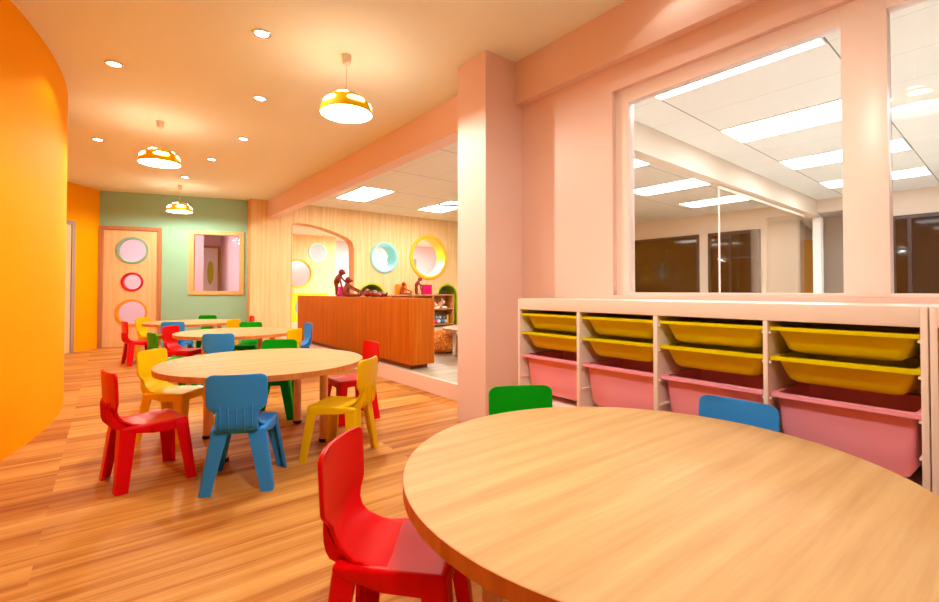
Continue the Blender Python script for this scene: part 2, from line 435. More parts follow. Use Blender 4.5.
# lining of the arch doorway (thin orange-brown edge)
def ribbon(pts, y0, y1, th, mat, name, parent=None):
    mb = MB(); b2 = bmesh.new()
    P = [Vector(p) for p in pts]; n = len(P); O = []
    for i, p in enumerate(P):
        d = (P[min(i+1, n-1)]-P[max(i-1, 0)]).normalized(); O.append(p+Vector((d.y, -d.x))*th)
    rows = []
    for p, q in zip(P, O):
        rows.append([b2.verts.new((p.x, y0, p.y)), b2.verts.new((p.x, y1, p.y)), b2.verts.new((q.x, y1, q.y)), b2.verts.new((q.x, y0, q.y))])
    for a, b in zip(rows, rows[1:]):
        for k in range(4): b2.faces.new((a[k], a[(k+1) % 4], b[(k+1) % 4], b[k]))
    b2.faces.new(rows[0]); b2.faces.new(rows[-1][::-1])
    bmesh.ops.recalc_face_normals(b2, faces=b2.faces); mb.join(b2)
    o = mb.build(name, mat, parent); return o
al = [(x, max(z, .148)) for x, z in arch]
struct(ribbon(al, WY-.004, WY+WD+.004, .012, M['panel_edge'], 'trim_5'))
for k, (cx, r) in enumerate(TUN):
    tn = struct(ribbon(tunnel_pts(cx, r, 1.17, .148), WY-.02, WY+.42, .035, M['lime'], 'trim_%d' % (6+k)))
    blkd = MB().box(cx-r-.02, cx+r+.02, WY+.43, WY+.47, .148, 1.2)
    struct(blkd.build('trim_%d' % (8+k), M['grey_room'], smooth=False))
# side return of the panelled wall towards the teal wall
sbox('trim_10', M['panel_edge'], 2.118, 2.131, WY, 9.66, 0, ZC)
# inner room behind the arch
sbox('ceiling', M['white_wall'], 2.3, 9.6, WY+WD, 14.0, 2.548, 2.62)
blk = MB().box(2.4, 5.22, 13.0, 13.1, .148, 2.548)
IC, IY = (4.68, 2.08), (4.15, 1.47)
def dc2(c, r): return MB().lathe([(0, -.5), (r, -.5), (r, .5), (0, .5)], 48, Matrix.Translation((c[0], 13.05, c[1])) @ RY)
struct(carve('wall_inner', blk, [dc2(IC, .235), dc2(IY, .375)], M['panel']))
for nm, c, r, mt in (('window_6', IC, .235, 'ring_blue'), ('window_7', IY, .375, 'ring_yellow')):
    w = struct(bpy.data.objects.new(nm, None)); COL.objects.link(w)
    MB().lathe([(r-.02, -.07), (r+.02, -.07), (r+.02, -.05), (r, -.05), (r, .05), (r-.02, .05)], 56, Matrix.Translation((c[0], 13.05, c[1])) @ RY, close=True).build('porthole_ring', M[mt], w)
sbox('wall_inner_rear', M['lilac_wall'], 2.3, 9.6, 13.9, 14.0, .148, 2.62)
sbox('wall_inner_right', M['lilac_wall'], 9.5, 9.6, WY+WD, 13.9, .148, 2.62)
sbox('wall_inner_left', M['lilac_wall'], 2.3, 2.4, WY+WD, 13.9, .148, 2.62)
# pale doorway seen through the amber round window
dd = MB(); dd.box(7.35, 7.45, 13.84, 13.9, .148, 2.1); dd.box(8.35, 8.45, 13.84, 13.9, .148, 2.1); dd.box(7.45, 8.35, 13.84, 13.9, 2.0, 2.1)
do = struct(dd.build('door_3', M['grey_room'], smooth=False))
MB().box(7.45, 8.35, 13.86, 13.9, .148, 2.0).build('door_leaf', M['white_wall'], do, smooth=False)

# lime play panel standing in the inner room
lp = carve('activity_board', MB().box(3.4, 4.95, 12.90, 12.97, .148, .93), [MB().lathe([(0, -.3), (.33, -.3), (.33, .3), (0, .3)], 40, Matrix.Translation((4.37, 12.93, .53)) @ RY)], M['lime'])
tag(lp, 'lime green activity board with a dark round hole seen through the arch', 'activity board')
MB().lathe([(0, -.01), (.34, -.01), (.34, .02), (0, .02)], 40, Matrix.Translation((4.37, 12.96, .53)) @ RY).build('hole_backing', M['grey_room'], lp)

# hallway behind the teal wall
sbox('floor', M['white_wall'], -2.2, 2.4, 10.0, 14.0, -.1, -.001)
bh = MB(); bh.box(-2.2, 2.4, 13.2, 13.3, 0, ZC)
struct(bh.build('wall_hall', M['lilac_wall'], smooth=False))
sbox('wall_hall_left', M['lilac_wall'], -2.3, -2.2, 9.0, 13.3, 0, ZC)
sbox('wall_hall_right', M['lilac_wall'], 2.27, 2.38, 10.0, 13.3, 0, ZC)
sbox('ceiling', M['white_wall'], -2.3, 2.38, 10.6, 13.3, ZC, ZC+.08)
sbox('trim_11', M['lilac_wall'], 1.2, 1.75, 12.2, 13.2, 0, ZC)
hd_ = MB(); hd_.box(1.82, 1.88, 13.14, 13.2, 0, 2.12); hd_.box(2.2, 2.26, 13.14, 13.2, 0, 2.12); hd_.box(1.88, 2.2, 13.14, 13.2, 2.06, 2.12)
do = struct(hd_.build('door_4', M['door_frame'], smooth=False))
MB().box(1.88, 2.2, 13.16, 13.2, 0, 2.06).build('door_leaf', M['white'], do, smooth=False)
MB().ball((2.04, 13.16, 1.45), (.07, .012, .3)).build('porthole', M['lime'], do)

# office: far wall, windows, beam, glass partition
XF = 10.8
sbox('wall_office', M['office_wall'], XF, XF+.12, 3.266, WY, .148, ZC)
sbox('wall_office_side', M['office_wall'], XF, XF+.12, -2.6, 2.15, .148, ZC)
sbox('wall_office_end', M['office_wall'], 2.62, XF, -2.6, -2.5, .148, ZC)
sbox('wall_alcove', M['office_wall'], 13.4, 13.5, 1.0, 5.0, .148, ZC)
sbox('wall_alcove_side', M['office_wall'], XF+.12, 13.4, 4.9, 5.0, .148, ZC)
def dark_window(name, y0, y1, mull, trans=(), frame=.06):
    w = struct(bpy.data.objects.new(name, None)); COL.objects.link(w)
    x0, x1 = XF-.06, XF-.002; zt, zb = 2.30, .85
    f = MB(); f.box(x0, x1, y0, y0+frame, zb, zt); f.box(x0, x1, y1-frame, y1, zb, zt)
    f.box(x0, x1, y0+frame, y1-frame, zt-frame, zt); f.box(x0, x1, y0+frame, y1-frame, zb, zb+frame)
    for m in mull: f.box(x0, x1, m-.025, m+.025, zb+frame, zt-frame)
    for a, b, z in trans: f.box(x0, x1, a, b, z-.02, z+.02)
    f.build('window_frame', M['dark_frame'], w, smooth=False)
    MB().box(XF-.035, XF-.025, y0+frame*.5, y1-frame*.5, zb+frame*.5, zt-frame*.5).build('pane', M['dark_glass'], w, smooth=False)
dark_window('window_8', 5.207, 9.0, (), (), .04)
dark_window('window_9', 3.929, 4.99, (4.52,), ((3.98, 4.52, 1.72),))
dark_window('window_10', -1.5, 1.87, (1.63, .2), ((1.63, 1.82, 1.72),))
def rot_beam(name, mat, p, q, wd, z0, z1):
    p, q = Vector(p), Vector(q); d = (q-p).normalized(); n = Vector((-d.y, d.x))
    o = MB().prism([p, q, q+n*wd, p+n*wd], z0, z1).build(name, mat, smooth=False); return struct(o)
rot_beam('trim_12', M['office_wall'], (2.60, 2.63), (10.75, 2.91), .15, 2.435, ZC)
sbox('trim_13', M['office_wall'], 10.68, 10.92, 2.15, 2.912, 2.50, ZC)
rot_beam('trim_14', M['office_wall'], (10.2, 2.905), (13.38, 3.52), .22, 2.44, 2.70)
sbox('wall_partition', M['office_wall'], 2.56, 2.64, 2.556, 2.89, .148, ZC)
# glass partition under the beam
gp = struct(bpy.data.objects.new('window_11', None)); COL.objects.link(gp)
u = Vector((8.15, .28)).normalized()
def along(x): return 2.70+.0344*(x-2.6)
def gbox(x0, x1, k, z0, z1, nm, mt):
    return MB().prism([(x0, along(x0)-k), (x1, along(x1)-k), (x1, along(x1)+k), (x0, along(x0)+k)], z0, z1).build(nm, mt, gp, smooth=False)
gbox(6.42, 10.1, .004, .148, 2.36, 'pane', M['glass_tint'])
gbox(6.42, 10.1, .012, 2.36, 2.40, 'glass_rail', M['office_wall'])
gbox(6.41, 6.42, .010, .148, 2.40, 'glass_edge', M['frame_pink'])
sbox('trim_15', M['white'], 10.95, 11.10, 2.93, 3.06, .148, 2.44)
cb = tag(MB().box(11.9, 11.95, 3.30, 3.85, .148, 2.10, bev=.004).build('cork_board', M['cork']), 'tan cork display board standing behind the white column beyond the glass', 'board')

# ------------------------------------------------------------------ ceiling light panels, then the added fill panels
def light_panel(x0, x1, y0, y1, z, label, cat='ceiling light', group=None, mat='panel_light', sk=.034):
    t = thing('ceiling_light', label, cat, ((x0+x1)/2, (y0+y1)/2, z), 0, group)
    hx, hy = (x1-x0)/2, (y1-y0)/2; th = .012
    f = MB()
    sh = Matrix(((1,0,0,0), (sk,1,0,0), (0,0,1,0), (0,0,0,1)))
    for b in ((-hx, hx, -hy, -hy+.012), (-hx, hx, hy-.012, hy), (-hx, -hx+.012, -hy+.012, hy-.012), (hx-.012, hx, -hy+.012, hy-.012)):
        f.box(b[0], b[1], b[2], b[3], -th, 0, sh)
    f.build('frame', M['white'], t, smooth=False)
    MB().box(-hx+.012, hx-.012, -hy+.012, hy-.012, -th+.003, -.001, sh).build('diffuser', M[mat], t, smooth=False)
    return t
bands = [(3.315, 3.94), (5.20, 5.825), (7.075, 7.70), (8.95, 9.575)]
nm = ['nearest the window wall', 'second from the window wall', 'third from the window wall', 'farthest from the window wall']
for k, (a, b) in enumerate(bands):
    yo = .034*((a+b)/2-3.78)
    light_panel(a, b, 1.0+yo, 2.235+yo, ZC, 'long ceiling light beyond the big left window, ' + nm[k], group='office ceiling lights')
    if k: light_panel(a, b, -1.49+yo*1.0, -.25+yo, ZC, 'long ceiling light over the right of the office, ' + nm[k], group='office ceiling lights')
    if k: light_panel(a, b, 3.38+yo, 4.55+yo, ZC, 'long ceiling light beyond the office beam, ' + nm[k], group='office ceiling lights')
light_panel(3.345, 3.94, 7.165, 8.36, ZC, 'square-looking ceiling light left over the play room arch', group='play room ceiling lights', mat='play_light')
light_panel(5.205, 5.81, 7.28, 8.49, ZC, 'ceiling light near the pillar edge beside the fan blades', group='play room ceiling lights', mat='play_light')
light_panel(11.9, 12.5, 1.3, 2.2, ZC, 'added fill light for the alcove beyond the office, hidden by the mullion', group='office ceiling lights', sk=0)  # added panel, placed out of sight to lighten the dark alcove
light_panel(5.3, 5.9, 10.4, 11.6, 2.548, 'added unseen fill light for the room behind the arch', mat='room_fill', sk=0)  # added fill, set where the arch view misses it
light_panel(3.5, 4.7, 13.3, 13.7, 2.548, 'added fill light hidden behind the round holes of the inner wall', mat='gap_fill', sk=0)  # added in the narrow gap so the round holes look bright
light_panel(6.8, 7.4, 11.4, 12.6, 2.548, 'added unseen fill light for the room behind the amber round window', mat='room_fill', sk=0)  # second added fill, brightens what shows through the amber ring
light_panel(.45, 1.05, 11.0, 12.2, ZC, 'added unseen fill light for the hall behind the door with round panes', mat='hall_fill', sk=0)  # added to brighten the hall seen through door panes and window

# ------------------------------------------------------------------ downlights and pendants
LP = {'spot': 22, 'pend': 70}
WARM = (.86, 1, .88)
def lamp(kind, loc, energy, parent=None, **k):
    d = bpy.data.lights.new('lamp', kind); d.energy = energy; d.color = WARM
    for a, v in k.items(): setattr(d, a, v)
    o = bpy.data.objects.new('light_source', d); COL.objects.link(o); o.location = loc
    if parent is not None: o.parent = parent
    return o
DL = [(.804, 3.314, 'bright recessed downlight left of the large pendant, largest in view'),
      (.025, 4.458, 'recessed downlight beside the curved orange wall, nearer one'),
      (1.069, 4.448, 'recessed downlight right of the middle pendant, nearest of the right row'),
      (-.102, 6.815, 'recessed downlight beside the curved orange wall, farther one'),
      (1.208, 5.756, 'recessed downlight in the right row, second from the front'),
      (1.073, 6.919, 'recessed downlight in the right row, third from the front'),
      (.921, 8.258, 'recessed downlight above the farthest pendant near the teal wall'),
      (2.23, 1.25, 'recessed downlight by the pink beam, casting the pale scallop above the big window'),
      (1.02, .85, 'recessed downlight above the foreground table, mirrored high in the right window pane')]
for x, y, lb in DL:
    t = thing('downlight', lb, 'downlight', (x, y, ZC), 0, 'recessed ceiling downlights')
    MB().lathe([(.043, -.002), (.043, -.008), (.052, -.012), (.060, -.006), (.060, 0), (.043, 0)], 40, close=True).build('trim_ring', M['chrome_ring'], t)
    MB().lathe([(0, -.006), (.043, -.006), (.043, -.001), (0, -.001)], 40).build('lens', M['downlight'], t)
    lamp('SPOT', (0, 0, -.02), LP['spot']*(.10 if x > 2 else .35 if x < .1 else 1), t, spot_size=radians(124), spot_blend=.25, shadow_soft_size=.02)

def pendant(x, y, lb):
    t = thing('pendant_lamp', lb, 'pendant lamp', (x, y, ZC), 0, 'yellow cloud pendant lamps')
    zr = 2.300-ZC; R, Hd = .187, .155
    MB().lathe([(0, 0), (.036, 0), (.030, -.062), (.024, -.068), (0, -.068)], 32).build('canopy', M['cord'], t)
    MB().tube([(0, 0, -.066), (0, 0, zr+Hd-.004)], .0032, 8).build('cord', M['cord'], t)
    n = 20
    def dome(a, off=0): return ((R+off)*cos(a)**.9 if cos(a) > 1e-6 else 0, zr+(Hd+off)*sin(a))
    outer = [dome(pi/2*i/n) for i in range(n)] + [(0, zr+Hd)]
    MB().lathe([(R-.004, zr)]+outer+[], 64).build('lamp_shade', M['shade'], t)
    inner = [((R-.004)*cos(pi/2*i/n)**.9, zr+(Hd-.006)*sin(pi/2*i/n)) for i in range(n)] + [(0, zr+Hd-.006)]
    MB().lathe(inner, 64).build('liner', M['white'], t)
    # translucent cloud panels let into the shade
    def cloud(az, el, w, h, nm):
        mb = MB(); b2 = bmesh.new(); N = 48; ptsz = []
        for i in range(N):
            p = 2*pi*i/N
            rr = 1+.10*abs(sin(2.5*p)) if sin(p) > 0 else 1
            X = w*cos(p)*(abs(cos(p))**-.15 if abs(cos(p)) > .05 else 1)*rr
            Y = h*(sin(p)*rr if sin(p) > 0 else sin(p)*.55)
            ptsz.append((X, Y))
        cen = (0, .12*h)
        rings = []
        for k in (1, .66, .33):
            rings.append([(cen[0]+(p[0]-cen[0])*k, cen[1]+(p[1]-cen[1])*k) for p in ptsz])
        def on(px, py):
            e = el+py; r, z = dome(min(max(e, 0), pi/2-.001), .0035)
            if el > 1.2:      # the cap patch: plain polar chart
                e = pi/2-sqrt(px*px+py*py); r, z = dome(e, .0035); a = atan2(py, px)
                return (r*cos(a), r*sin(a), z)
            a = az+px/max(cos(el), .2); return (r*cos(a), r*sin(a), z)
        vr = [[b2.verts.new(on(*p)) for p in rg] for rg in rings]
        vc = b2.verts.new(on(*cen))
        for a, b in zip(vr, vr[1:]):
            for i in range(N): b2.faces.new((a[i], a[(i+1) % N], b[(i+1) % N], b[i]))
        for i in range(N): b2.faces.new((vr[-1][i], vr[-1][(i+1) % N], vc))
        bmesh.ops.recalc_face_normals(b2, faces=b2.faces); mb.join(b2)
        mb.build(nm, M['cloud'], t)
    for k in range(5): cloud(radians(-127+38+72*k), .42, .33, .16, 'cloud_panel')
    for k in range(3): cloud(radians(-127+120*k), .92, .20, .10, 'cloud_panel')
    MB().lathe([(0, zr+.055), (R-.022, zr+.055), (R-.022, zr+.060), (0, zr+.060)], 64).build('diffuser', M['diffuser'], t)
    MB().lathe([(0, zr+Hd-.006), (.022, zr+Hd-.006), (.022, zr+.105), (.014, zr+.10), (0, zr+.10)], 24).build('lamp_holder', M['white'], t)
    MB().ball((0, 0, zr+.09), .018).build('bulb', M['bulb'], t)
    lamp('POINT', (0, 0, zr+.016), LP['pend']*(.6 if x < .5 else .82 if x > 1.3 else 1), t, shadow_soft_size=.03)
    return t
pendant(1.378, 3.246, 'yellow cloud-patterned pendant lamp, nearest and largest, left of the pink pillar')
pendant(.413, 5.701, 'yellow cloud-patterned pendant lamp hanging nearest the curved orange wall')
pendant(.935, 8.995, 'yellow cloud-patterned pendant lamp, small and farthest, in front of the teal wall')
pendant(.56, .65, 'yellow cloud-patterned pendant lamp mirrored in the right window pane')

# ------------------------------------------------------------------ tables
def table(cx, cy, lb, rz=0):
    t = thing('round_table', lb, 'table', (cx, cy, 0), rz, 'round children\'s tables')
    R, zt = .636, .533
    MB().lathe([(0, zt-.036), (R-.002, zt-.036), (R-.002, zt-.001), (R-.004, zt), (0, zt)], 96).build('tabletop', M['table_top'], t)
    MB().lathe([(R-.003, zt-.036), (R, zt-.035), (R, zt-.0015), (R-.003, zt-.0008)], 96, close=True).build('edge_band', M['table_edge'], t)
    for sx in (-1, 1):
        for sy in (-1, 1):
            l = MB().cyl(sx*.30, sy*.27, .02, zt-.036, .027).build('leg', M['table_leg'], t)
            MB().lathe([(0, 0), (.028, 0), (.031, .004), (.031, .02), (.0, .02)], 24, Matrix.Translation((sx*.30, sy*.27, 0))).build('foot_cap', M['black_rubber'], l)
    return t
T1, T2, T3, T0 = Vector((.850, 3.325)), Vector((1.19, 5.82)), Vector((1.03, 8.06)), Vector((1.138, .705))
table(*T0, 'round beech children\'s table in the right foreground')
table(*T1, 'round beech children\'s table fully in view in front of the counter')
table(*T2, 'round beech children\'s table second from the teal wall')
table(*T3, 'round beech children\'s table farthest back by the teal wall')

# ------------------------------------------------------------------ chairs
def back_mesh():
    mb = MB(); b2 = bmesh.new()
    sp = [(-.015, .304), (-.065, .3085), (-.108, .317), (-.150, .338), (-.176, .362), (-.187, .388), (-.191, .408), (-.192, .422), (-.192, .436), (-.194, .49), (-.196, .53), (-.198, .555), (-.1985, .568), (-.199, .578), (-.1995, .584), (-.200, .588)]
    hw = [.118, .118, .114, .103, .095, .096, .112, .129, .138, .141, .141, .141, .139, .132, .122, .109]
    nu = 16; th = .013; g = []
    for i, ((y, z), w) in enumerate(zip(sp, hw)):
        a = Vector(sp[max(i-1, 0)]); b = Vector(sp[min(i+1, len(sp)-1)]); d = (b-a).normalized(); nrm = Vector((d.y, -d.x))   # towards the sitter (+y)
        if nrm.x < 0: nrm = -nrm
        row = []
        for j in range(nu+1):
            uu = -1+2*j/nu; cv = .016*uu*uu*min(1, max(0, (z-.31)/.06))
            p = Vector((y+cv, z))
            row.append((Vector((uu*w, p.x+nrm.x*th/2, p.y+nrm.y*th/2)), Vector((uu*w, p.x-nrm.x*th/2, p.y-nrm.y*th/2))))
        g.append(row)
    fv = [[b2.verts.new(c[0]) for c in r] for r in g]; bv = [[b2.verts.new(c[1]) for c in r] for r in g]
    for i in range(len(g)-1):
        for j in range(nu):
            b2.faces.new((fv[i][j], fv[i][j+1], fv[i+1][j+1], fv[i+1][j])); b2.faces.new((bv[i][j], bv[i+1][j], bv[i+1][j+1], bv[i][j+1]))
        b2.faces.new((fv[i][0], fv[i+1][0], bv[i+1][0], bv[i][0])); b2.faces.new((fv[i][nu], bv[i][nu], bv[i+1][nu], fv[i+1][nu]))
    for j in range(nu):
        b2.faces.new((fv[0][j], bv[0][j], bv[0][j+1], fv[0][j+1])); b2.faces.new((fv[-1][j], fv[-1][j+1], bv[-1][j+1], bv[-1][j]))
    bmesh.ops.recalc_face_normals(b2, faces=b2.faces)
    es = [e for e in b2.edges if len(e.link_faces) == 2 and e.link_faces[0].normal.dot(e.link_faces[1].normal) < .5]
    bmesh.ops.bevel(b2, geom=es, offset=.0045, segments=2, profile=.6, affect='EDGES')
    mb.join(b2)
    prof = [(-.194, .408), (-.195, .380), (-.193, .350), (-.187, .325), (-.176, .307), (-.152, .298), (-.108, .303), (-.148, .332), (-.172, .36), (-.184, .388)]
    mb.prism(prof, -.095, .095, Matrix(((0,0,1,0), (1,0,0,0), (0,1,0,0), (0,0,0,1))), bev=.004)
    for k in range(-2, 3):       # moulded ribs on the waist
        x = k*.036
        mb.tube([(x, -.178, .307), (x, -.190, .325), (x, -.196, .350), (x, -.198, .378), (x, -.1995, .405), (x, -.1985, .428), (x, -.195, .442)], [.003, .0045, .0045, .0045, .0045, .0035, .002], 8)
    return mb
def seat_mesh():
    mb = MB(); b2 = bmesh.new()
    pts = [(-.125, -.158), (.125, -.158), (.138, -.03), (.146, .141), (-.146, .141), (-.138, -.03)]
    lo = [b2.verts.new((x*1.02, y*1.0, .264 if y > -.1 else .286)) for x, y in pts]; hi = [b2.verts.new((x, y, .316 if y > -.1 else .310)) for x, y in pts]
    b2.faces.new(lo[::-1]); top = b2.faces.new(hi)
    for i in range(6): b2.faces.new((lo[i], lo[(i+1) % 6], hi[(i+1) % 6], hi[i]))
    bmesh.ops.recalc_face_normals(b2, faces=b2.faces)
    es = [e for e in b2.edges if not (e.verts[0].co.z < .28 and e.verts[1].co.z < .28)]
    bmesh.ops.bevel(b2, geom=es, offset=.012, segments=3, profile=.55, affect='EDGES')
    tf = max(b2.faces, key=lambda f: f.calc_area() if f.normal.z > .9 else 0)
    r = bmesh.ops.inset_region(b2, faces=[tf], thickness=.012, depth=-.003)
    mb.join(b2); return mb
def leg_mesh(sx, sy):
    if sy < 0: top, bot, fa, fb = (.127, -.160), (.171, -.187), (.080, .058), (.068, .052)
    else: top, bot, fa, fb = (.149, .143), (.196, .169), (.072, .056), (.064, .050)
    mb = MB(); b2 = bmesh.new(); th = .012; rings = []
    def sec(x, y, a, b, z, ins=0):
        r = .016; o = []
        a -= ins; b -= ins; x -= ins; y_ = abs(y)-ins
        for k in range(5):
            q = pi/2*k/4; o.append((x-r+r*cos(q), y_-r+r*sin(q)))     # rounded outer corner, from x-face to y-face
        ol = [(x, y_-b)] + o + [(x-a, y_)]
        inn = [(x-a, y_-th), (x-th-.004, y_-th-.0), (x-th, y_-th-.004), (x-th, y_-b)]
        return [b2.verts.new((sx*px, (1 if sy > 0 else -1)*py, z)) for px, py in ol+inn]
    for k in range(5):
        f = k/4; z = .285*f
        z = .285*f
        rings.append(sec(bot[0]+(top[0]-bot[0])*f, bot[1]+(top[1]-bot[1])*f, fa[1]+(fa[0]-fa[1])*f, fb[1]+(fb[0]-fb[1])*f, z))
    rings.append(sec(top[0], top[1], fa[0], fb[0], .300, .002)); rings.append(sec(top[0], top[1], fa[0], fb[0], .308, .006)); rings.append(sec(top[0], top[1], fa[0], fb[0], .312, .013))
    n = len(rings[0])
    for a, b in zip(rings, rings[1:]):
        for i in range(n): b2.faces.new((a[i], a[(i+1) % n], b[(i+1) % n], b[i]))
    b2.faces.new(rings[0][::-1]); b2.faces.new(rings[-1])
    bmesh.ops.recalc_face_normals(b2, faces=b2.faces)
    mb.join(b2); return mb
protos = {}
def make_chair(colour):
    t = thing('child_chair', '', 'chair')
    m = M[colour]
    seat_mesh().build('seat', m, t, angle=50); back_mesh().build('backrest', m, t, angle=50)
    for sx in (-1, 1):
        for sy in (-1, 1): leg_mesh(sx, sy).build('leg', m, t, angle=40)
    return t
def chair(colour, top, heading, lb, group):
    if colour in protos: t = copy_tree(protos[colour])
    else: t = protos[colour] = make_chair(colour)
    h = radians(heading); d = Vector((cos(h), sin(h)))
    p = Vector(top)+d*.200
    t.location = (p.x, p.y, 0); t.rotation_euler = (0, 0, h-pi/2)
    t['label'] = lb; t['group'] = group; t['category'] = 'chair'
# positions of the backrest tops around a table, relative to its centre
off = {'L': ((-.853, -.312), 11.8), 'F': ((-.345, -.819), 66.6), 'R': ((.427, -.708), 131), 'E': ((.872, .165), 180), 'B': ((.313, .77), 241), 'N': ((-.608, .61), 319)}
def at(Tc, k, dx=0, dy=0): return (Tc.x+off[k][0][0]+dx, Tc.y+off[k][0][1]+dy), off[k][1]
G1, G2, G3, G0 = 'chairs around the table fully in view', 'chairs around the second-farthest table', 'chairs around the farthest table', 'chairs around the foreground table'
chair('red', *at(T1, 'L'), 'red plastic chair seen side-on left of the table fully in view', G1)
chair('blue', *at(T1, 'F'), 'blue plastic chair with its ribbed back to us in front of the middle table', G1)
chair('yellow', *at(T1, 'R'), 'yellow plastic chair at the right front of the middle table, ribs showing', G1)
chair('red', *at(T1, 'E'), 'red plastic chair mostly hidden behind the yellow one near the counter', G1)
chair('green', *at(T1, 'B'), 'green plastic chair behind the middle table, top of its back showing', G1)
chair('yellow', *at(T1, 'N'), 'yellow plastic chair at the left rear of the middle table, facing us', G1)
chair('green', *at(T2, 'L'), 'green plastic chair edge-on between red chairs left of the second-farthest table', G2)
chair('blue', *at(T2, 'F'), 'blue plastic chair whose back shows above the middle table', G2)
chair('yellow', *at(T2, 'R'), 'yellow plastic chair beside the blue one left of the counter', G2)
chair('blue', *at(T2, 'E'), 'blue plastic chair seen side-on against the counter', G2)
chair('green', *at(T2, 'B'), 'green plastic chair behind the second-farthest table, back above its top', G2)
chair('red', *at(T2, 'N'), 'red plastic chair facing us at the left rear of the second-farthest table', G2)
chair('red', *at(T3, 'L'), 'red plastic chair seen side-on in front of the door with round panes', G3)
chair('blue', *at(T3, 'F'), 'blue plastic chair with its back to us, behind the red one', G3)
chair('yellow', *at(T3, 'R'), 'yellow plastic chair at the right front of the farthest table', G3)
chair('red', *at(T3, 'E'), 'red plastic chair, a sliver right of the farthest table by the pale wall', G3)
chair('green', *at(T3, 'B'), 'green plastic chair in front of the teal wall behind the farthest table', G3)
chair('yellow', *at(T3, 'N'), 'yellow plastic chair facing us in front of the door, left rear of the farthest table', G3)
chair('red', (.512, 1.262), 314, 'large red plastic chair in the foreground pushed under the table', G0)
chair('green', (1.427, 1.475), 241, 'green plastic chair behind the foreground table beside the pillar', G0)
chair('blue', (1.904, .773), 181, 'blue plastic chair between the foreground table and the storage bins', G0)

# ------------------------------------------------------------------ storage units with bins
def cabinet(y0, y1, divs, lb, grp=None):
    t = thing('storage_unit', lb, 'storage unit', (2.27, (y0+y1)/2, 0), 0, grp)
    oy = (y0+y1)/2
    def bx(x0, x1, a, b, z0, z1, nm, bev=.002, mt='cab'):
        return MB().box(x0-2.27, x1-2.27, a-oy, b-oy, z0, z1, bev=bev).build(nm, M[mt], t)
    X0, X1 = 2.05, 2.498
    bx(X0, X1, y0, y0+.018, 0, .951, 'side_panel'); bx(X0, X1, y1-.018, y1, 0, .951, 'side_panel')
    bx(X0, X1, y0+.018, y1-.018, .884, .951, 'top_panel')
    bx(X0+.01, X1, y0+.018, y1-.018, .0, .335, 'base_panel')
    bx(X1-.008, X1, y0+.018, y1-.018, .335, .884, 'back_panel', 0)
    edges = [y1-.018]
    for a, b in divs:
        bx(X0, X1-.008, a, b, .335, .884, 'divider'); edges += [b, a]
    edges.append(y0+.018)
    bays = [(edges[i+1], edges[i]) for i in range(0, len(edges), 2)]
    for a, b in bays:
        for z in (.846, .73, .588, .47):
            for yy in (a, b-.008): bx(X0+.012, X1-.02, yy, yy+.008, z-.014, z-.004, 'runner', .001)
    return bays
bays = cabinet(.272, 2.133, [(1.648, 1.668), (1.190, 1.211), (.7255, .742)], 'pink-white storage unit of four bays holding yellow and pink bins')
bays2 = cabinet(-.72, .268, [(-.24, -.216)], 'pink-white storage unit cut off by the right edge of the photo')
def bin_(w, z, h, mat, taper, dx, lb, yc, grp):
    t = thing('storage_bin', lb, 'bin', (2.265, yc, z), 0, grp)
    hw, hl = w/2-.0015, .206
    # outer tub as lofted rounded rectangles, open at the top
    b2 = bmesh.new(); mb = MB()
    def rr(hx, hy, r, zz):
        o = []
        for cx, cy, a0 in ((hx-r, hy-r, 0), (-hx+r, hy-r, pi/2), (-hx+r, -hy+r, pi), (hx-r, -hy+r, 1.5*pi)):
            for k in range(6):
                q = a0+pi/2*k/5; o.append(b2.verts.new((cx+r*cos(q), cy+r*sin(q), zz)))
        return o
    nb = .014
    loft = [rr(hl-.03, hw-nb, .02, -.006), rr(hl-.03-dx*.5, hw-nb-taper*.5, .024, -h*.5), rr(hl-.03-dx*.85, hw-nb-taper*.85, .03, -h*.86), rr(hl-.04-dx, hw-nb-taper-.012, .03, -h*.965), rr(hl-.06-dx, hw-nb-taper-.03, .03, -h)]
    ins = [rr(hl-.034, hw-nb-.004, .02, -.006), rr(hl-.034-dx*.85, hw-nb-taper*.85-.004, .03, -h*.86), rr(hl-.065-dx, hw-nb-taper-.035, .03, -h+.004)]
    n = len(loft[0])
    for seq in (loft, ins):
        for a, b in zip(seq, seq[1:]):
            for i in range(n): b2.faces.new((a[i], a[(i+1) % n], b[(i+1) % n], b[i]))
        b2.faces.new(seq[-1])
    for i in range(n): b2.faces.new((loft[0][i], loft[0][(i+1) % n], ins[0][(i+1) % n], ins[0][i]))
    bmesh.ops.recalc_face_normals(b2, faces=b2.faces); mb.join(b2)
    mb.build('tub', M[mat], t, angle=50)
    # rim flange
    b2 = bmesh.new(); mb = MB()
    o0, o1 = rr(hl, hw, .012, -.014), rr(hl, hw, .012, 0)
    i1, i0 = rr(hl-.034, hw-nb-.004, .02, 0), rr(hl-.03, hw-nb, .02, -.008)
    for a, b in ((o0, o1), (o1, i1), (i1, i0), (i0, o0)):
        for i in range(n): b2.faces.new((a[i], a[(i+1) % n], b[(i+1) % n], b[i]))
    bmesh.ops.recalc_face_normals(b2, faces=b2.faces)
    mb.join(b2); mb.build('rim', M[mat], t, angle=50)
pos = ['leftmost bay', 'second bay from the left', 'third bay from the left', 'rightmost full bay']
def fill(bs, names, g):
    for (a, b), p in zip(bs, names):
        yc, w = (a+b)/2, b-a
        bin_(w, .860, .102, 'bin_yellow', .034, .03, 'upper yellow bin in the ' + p, yc, g+' yellow bins')
        bin_(w, .744, .102, 'bin_yellow', .034, .03, 'lower yellow bin in the ' + p, yc, g+' yellow bins')
        bin_(w, .602, .236, 'bin_pink', .016, .02, 'deep pink bin in the ' + p, yc, g+' pink bins')
